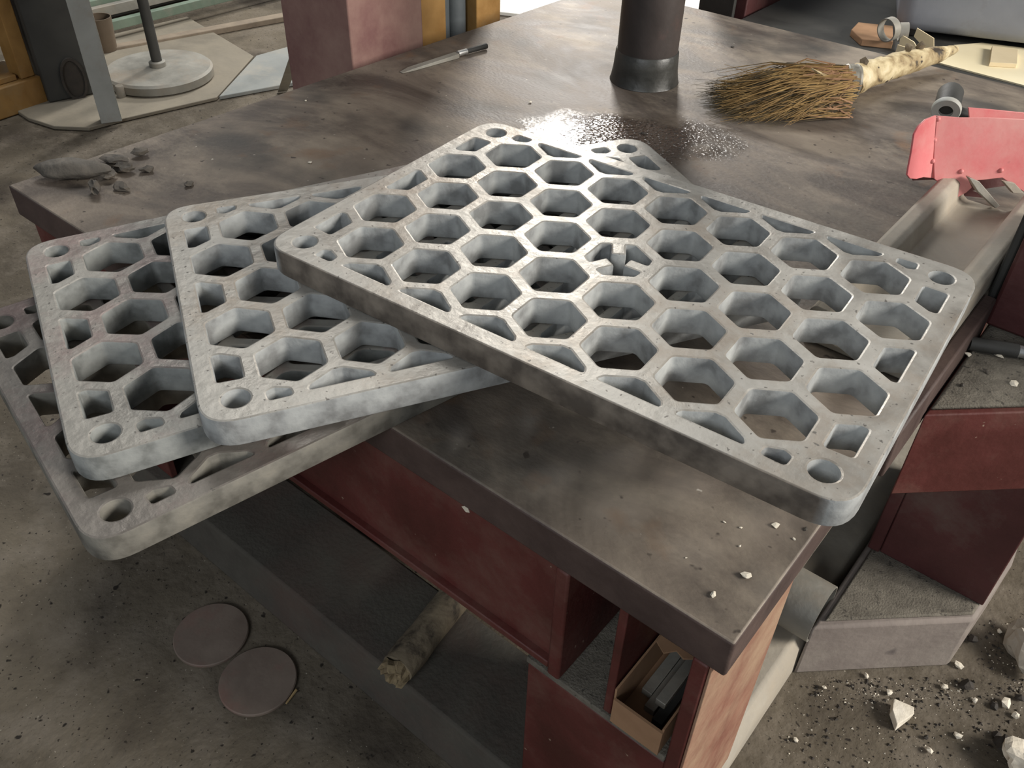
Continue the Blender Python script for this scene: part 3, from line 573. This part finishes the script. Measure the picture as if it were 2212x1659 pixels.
sd = Vector((.6,.8,0)); prism(bm, [a + sd*-.022, a + sd*.022, top + sd*.022, top + sd*-.022], Vector((.006,-.004,0))); one('flat_bar', bm, M['strut'], 'narrow pale flat bar leaning against the burgundy column', 'bar', bevel=.001)

# round stand
c = on_z(345, 158, .04); ST = thing('round_stand', 'dusty round-based stand with a thin pole on the floor plate', 'stand', (c.x, c.y, .018))
bm = bmesh.new(); lathe(bm, (c.x,c.y,.019), [(.235,0),(.245,.006),(.246,.04),(.236,.05),(.05,.056),(.03,.056)], 56); obj('base', bm, M['grey'], ST)
bm = bmesh.new(); lathe(bm, (c.x,c.y,.074), [(.038,0),(.038,.022),(.03,.026)], 28); obj('hub', bm, M['grey'], ST, bevel=.002)
bm = bmesh.new(); lathe(bm, (c.x,c.y,.09), [(.024,0),(.024,1.3)], 24); obj('pole', bm, M['dark'], ST)
c = on_z(263, 208, .019); bm = bmesh.new(); lathe(bm, (c.x,c.y,.0185), [(.02,0),(.02,.045),(.017,.05),(.001,.05)], 16); one('steel_stub', bm, M['grey'], 'small upright steel stub at the foot of the round stand', 'stub')
# strut
a = on_z(243, 268, .01); ST2 = thing('grey_strut', 'pale grey painted upright flat post left of the round stand', 'post', (a.x,a.y,0))
bm = bmesh.new(); Mx = Matrix.Translation((a.x,a.y,0)) @ Matrix.Rotation(math.radians(62), 4, 'Z'); box(bm, (-.042,-.006,.019),(.042,.006,2.0), Mx); box(bm, (-.042,.006,.019),(-.030,.05,2.0), Mx); obj('angle_post', bm, M['strut'], ST2, bevel=.002)
# dark column with hole
DC = thing('dark_column', 'dark grey machine column with an oval opening beside the grey post', 'column', (-4.05,1.75,0))
a0 = on_z(110, 232, 0); a1 = on_z(208, 212, 0); dd = (a1 - a0).normalized(); nn = Vector((-dd.y, dd.x, 0)); ln_ = (a1 - a0).length
bm = bmesh.new(); prism(bm, [a0 + Vector((0,0,.02)), a1 + Vector((0,0,.02)), a1 + nn*.4 + Vector((0,0,.02)), a0 + nn*.4 + Vector((0,0,.02))], (0,0,2.4)); obj('body', bm, M['dark'], DC, bevel=.006)
hc = on_pl(158, 170, a0, nn); bm = bmesh.new(); 
uu = [hc - nn*.003 + dd*(.052*math.cos(t)) + Vector((0,0,.095*math.sin(t))) for t in [2*PI*k/32 for k in range(32)]]
inn = [hc - nn*.003 + dd*(.042*math.cos(t)) + Vector((0,0,.083*math.sin(t))) for t in [2*PI*k/32 for k in range(32)]]
A_ = [bm.verts.new(p) for p in uu]; B_ = [bm.verts.new(p) for p in inn]; C_ = [bm.verts.new(p - nn*.012) for p in uu]
D_ = [bm.verts.new(p - nn*.012) for p in inn]
for k in range(32):
    j = (k+1) % 32
    bm.faces.new((C_[k],C_[j],D_[j],D_[k])); bm.faces.new((A_[k],A_[j],C_[j],C_[k])); bm.faces.new((B_[k],D_[k],D_[j],B_[j]))
bm.faces.new(B_); obj('oval_port', bm, M['stone_d'], DC)
# yellow frame
YF = thing('yellow_frame', 'ochre yellow steel machine frame at the far left', 'frame', (-4.1,1.5,0))
b0 = on_z(0, 262, 0); b1 = on_z(108, 226, 0); e = (b1 - b0).normalized(); f_ = Vector((-e.y, e.x, 0)); b0 = b0 - e*.7
def yb(s0, s1, d0, d1, z0, z1):
    bm = bmesh.new(); prism(bm, [b0 + e*s0 + f_*d0 + Vector((0,0,z0)), b0 + e*s1 + f_*d0 + Vector((0,0,z0)), b0 + e*s1 + f_*d1 + Vector((0,0,z0)), b0 + e*s0 + f_*d1 + Vector((0,0,z0))], (0,0,z1-z0)); return bm
LL = (b1 - b0).length
obj('sill', yb(0, LL, 0, .30, .002, .13), M['ochre'], YF, bevel=.006)
obj('post', yb(LL - .075, LL - .012, .02, .12, .131, 2.0), M['ochre'], YF, bevel=.004)
obj('rail', yb(0, LL - .09, .03, .08, .131, .155), M['ochre'], YF, bevel=.003)
obj('back_panel', yb(0, LL - .02, .31, .33, .002, 2.0), M['red_dark'], YF)
obj('sheet', yb(.1, LL - .14, .2, .26, .131, .23), M['dark'], YF, bevel=.01)
c = on_z(238, 118, .001); bm = bmesh.new(); lathe(bm, (c.x-.03,c.y,.019), [(.055,0),(.065,.16),(.06,.16),(.05,.01),(.001,.01)], 24); one('brown_bucket', bm, M['tub'], 'small brown tub behind the grey post', 'tub')
# rack with green rails
RK = thing('green_rack', 'low rack with green rails and grey bars in the left background', 'rack', (-4.8,2.7,0))
def bar(bm, p, q, h, wd, up=(0,0,1)):
    p = Vector(p); q = Vector(q); d = (q-p).normalized(); s = d.cross(Vector(up)).normalized()
    prism(bm, [p - s*wd/2, p + s*wd/2, q + s*wd/2, q - s*wd/2], Vector((0,0,h)))
for (u0,v0,u1,v1,z,h,mm,nm) in ((150,88,700,-52,.06,.045,'green','green_rail'),(150,24,560,-70,.10,.03,'green','green_rail'),(150,52,620,-60,.10,.05,'grey','grey_bar'),(150,-8,560,-105,.16,.05,'grey','grey_bar')):
    bm = bmesh.new(); bar(bm, on_z(u0,v0,z), on_z(u1,v1,z), h, .04); obj(nm, bm, M[mm], RK, bevel=.003)
bm = bmesh.new(); a = on_z(150,60,.02); b = on_z(640,-60,.02); bar(bm, a + Vector((-.35,0,0)), b + Vector((-.35,0,0)), .03, .7); obj('shelf', bm, M['dark'], RK)
for s in (.1,.5,.9):
    p = on_z(150,88,.0).lerp(on_z(700,-52,.0), s); bm = bmesh.new(); box(bm, (p.x-.25,p.y-.03,.001),(p.x-.12,p.y+.03,.06)); obj('foot', bm, M['dark'], RK)

# ------------------------------------------------------------------ behind the table, right
PF = thing('dark_bench', 'dark steel bench beyond the far edge of the table', 'bench', (-.4,3.2,0))
bm = bmesh.new(); box(bm, (-1.25,2.66,.70),(.9,3.9,.738)); obj('bench_top', bm, M['dark'], PF, bevel=.004)
for x in (-1.1,.7):
    for y in (2.8,3.7):
        bm = bmesh.new(); box(bm, (x,y,.001),(x+.08,y+.08,.70)); obj('leg', bm, M['dark'], PF, bevel=.003)
DB = thing('dark_cabinet', 'dark reddish steel box left of the dark bench', 'cabinet', (-1.35,3.3,0))
bm = bmesh.new(); box(bm, (-1.43,2.74,.001),(-1.265,3.6,1.1)); obj('body', bm, M['red_dark'], DB, bevel=.004)
bm = bmesh.new(); box(bm, (-1.425,2.722,.05),(-1.30,2.739,1.05)); obj('door', bm, M['dark'], DB, bevel=.003)
ZB = .7385
bm = bmesh.new(); prism(bm, [on_z(u,v,ZB) for u,v in ((2000,131),(2260,200),(2260,112),(2120,95),(2060,100))], (0,0,.004)); one('cardboard_sheet', bm, M['cream'], 'bright cream cardboard sheet flat on the bench at the upper right', 'cardboard')
bm = bmesh.new(); prism(bm, [on_z(u,v,ZB+.0045) for u,v in ((2135,143),(2194,147),(2196,116),(2140,108))], (0,0,.012)); one('cardboard_flap', bm, M['card'], 'small beige cardboard flap lying on the cream sheet', 'cardboard', bevel=.001)
def flap(pts_, lab, m='card', t=.004):
    bm = bmesh.new(); p = [Vector(q) for q in pts_]; n = (p[1]-p[0]).cross(p[2]-p[0]).normalized(); prism(bm, p, n*t); one('cardboard_flap', bm, M[m], lab, 'cardboard', 'torn cardboard on the bench')
g = on_z(1950, 112, ZB); n0 = Vector((0,-1,0))
pv = lambda u, v, dy=0: on_y(u, v, g.y + dy)
flap([pv(1942,108), pv(1985,108), pv(1975,90), pv(1946,73)], 'torn cardboard flap sticking up at the left of the bin')
flap([pv(1935,112,-.03), pv(1972,112,-.03), pv(1965,104,-.03), pv(1940,96,-.03)], 'short torn cardboard piece in front of the upright flap')
flap([pv(2002,108,.05), pv(2018,107,.05), pv(2018,82,.05), pv(1982,60,.05), pv(1975,78,.05)], 'large upright cardboard flap leaning against the grey bin')
bm = bmesh.new(); prism(bm, [on_z(u,v,ZB) for u,v in ((1835,78),(1858,99),(1925,106),(1925,70),(1850,62))], (0,0,.02)); one('cardboard_tray', bm, M['card_d'], 'brown cardboard piece at the bench edge left of the steel rings', 'cardboard', bevel=.002)
for (u, v, r, a_, lab) in ((1900,110,.033,.3,'flat steel hoop standing at the bench edge, larger one'),(1932,110,.026,-.4,'flat steel hoop behind the larger hoop')):
    c = on_z(u, v, ZB) + Vector((0,.03,r + .0215)); bm = bmesh.new(); lathe(bm, c, [(r,-.012),(r,.012),(r-.003,.012),(r-.003,-.012),(r,-.012)], 32, (math.cos(a_ + .9), math.sin(a_ + .9), .1)); one('steel_hoop', bm, M['grey'], lab, 'hoop', 'steel hoops')
# grey plastic bin on feet
bl = on_z(1928, 66, ZB + .02); br = on_z(2212, 100, ZB + .02); d = (br - bl).normalized(); n_ = Vector((-d.y, d.x, 0))
BN = thing('plastic_bin', 'grey blue plastic bin standing on the bench at the upper right', 'bin', (bl + d*.3 + n_*.2))
bm = bmesh.new(); rings = []
for z, off in ((.0,.03),(.01,.012),(.03,.004),(.06,0.),(.5,-.05),(.52,-.06)):
    base = rpoly([(off-.0,off),(.62-off,off),(.62-off,.42-off),(off,.42-off)], .05, 5)
    rings.append([bm.verts.new(bl + d*p.x + n_*p.y + Vector((0,0,z))) for p in base])
for r0, r1 in zip(rings, rings[1:]):
    for k in range(len(r0)): bm.faces.new((r0[k], r0[(k+1)%len(r0)], r1[(k+1)%len(r0)], r1[k]))
bm.faces.new(rings[0][::-1]); bm.faces.new(rings[-1]); obj('tub', bm, M['bin'], BN, smooth=50)
for s, t in ((.06,.06),(.52,.06),(.06,.34),(.52,.34)):
    c = bl + d*s + n_*t; bm = bmesh.new(); box(bm, (c.x-.02,c.y-.02,ZB+.0005),(c.x+.02,c.y+.02,ZB+.021)); obj('foot', bm, M['dark'], BN, bevel=.002)
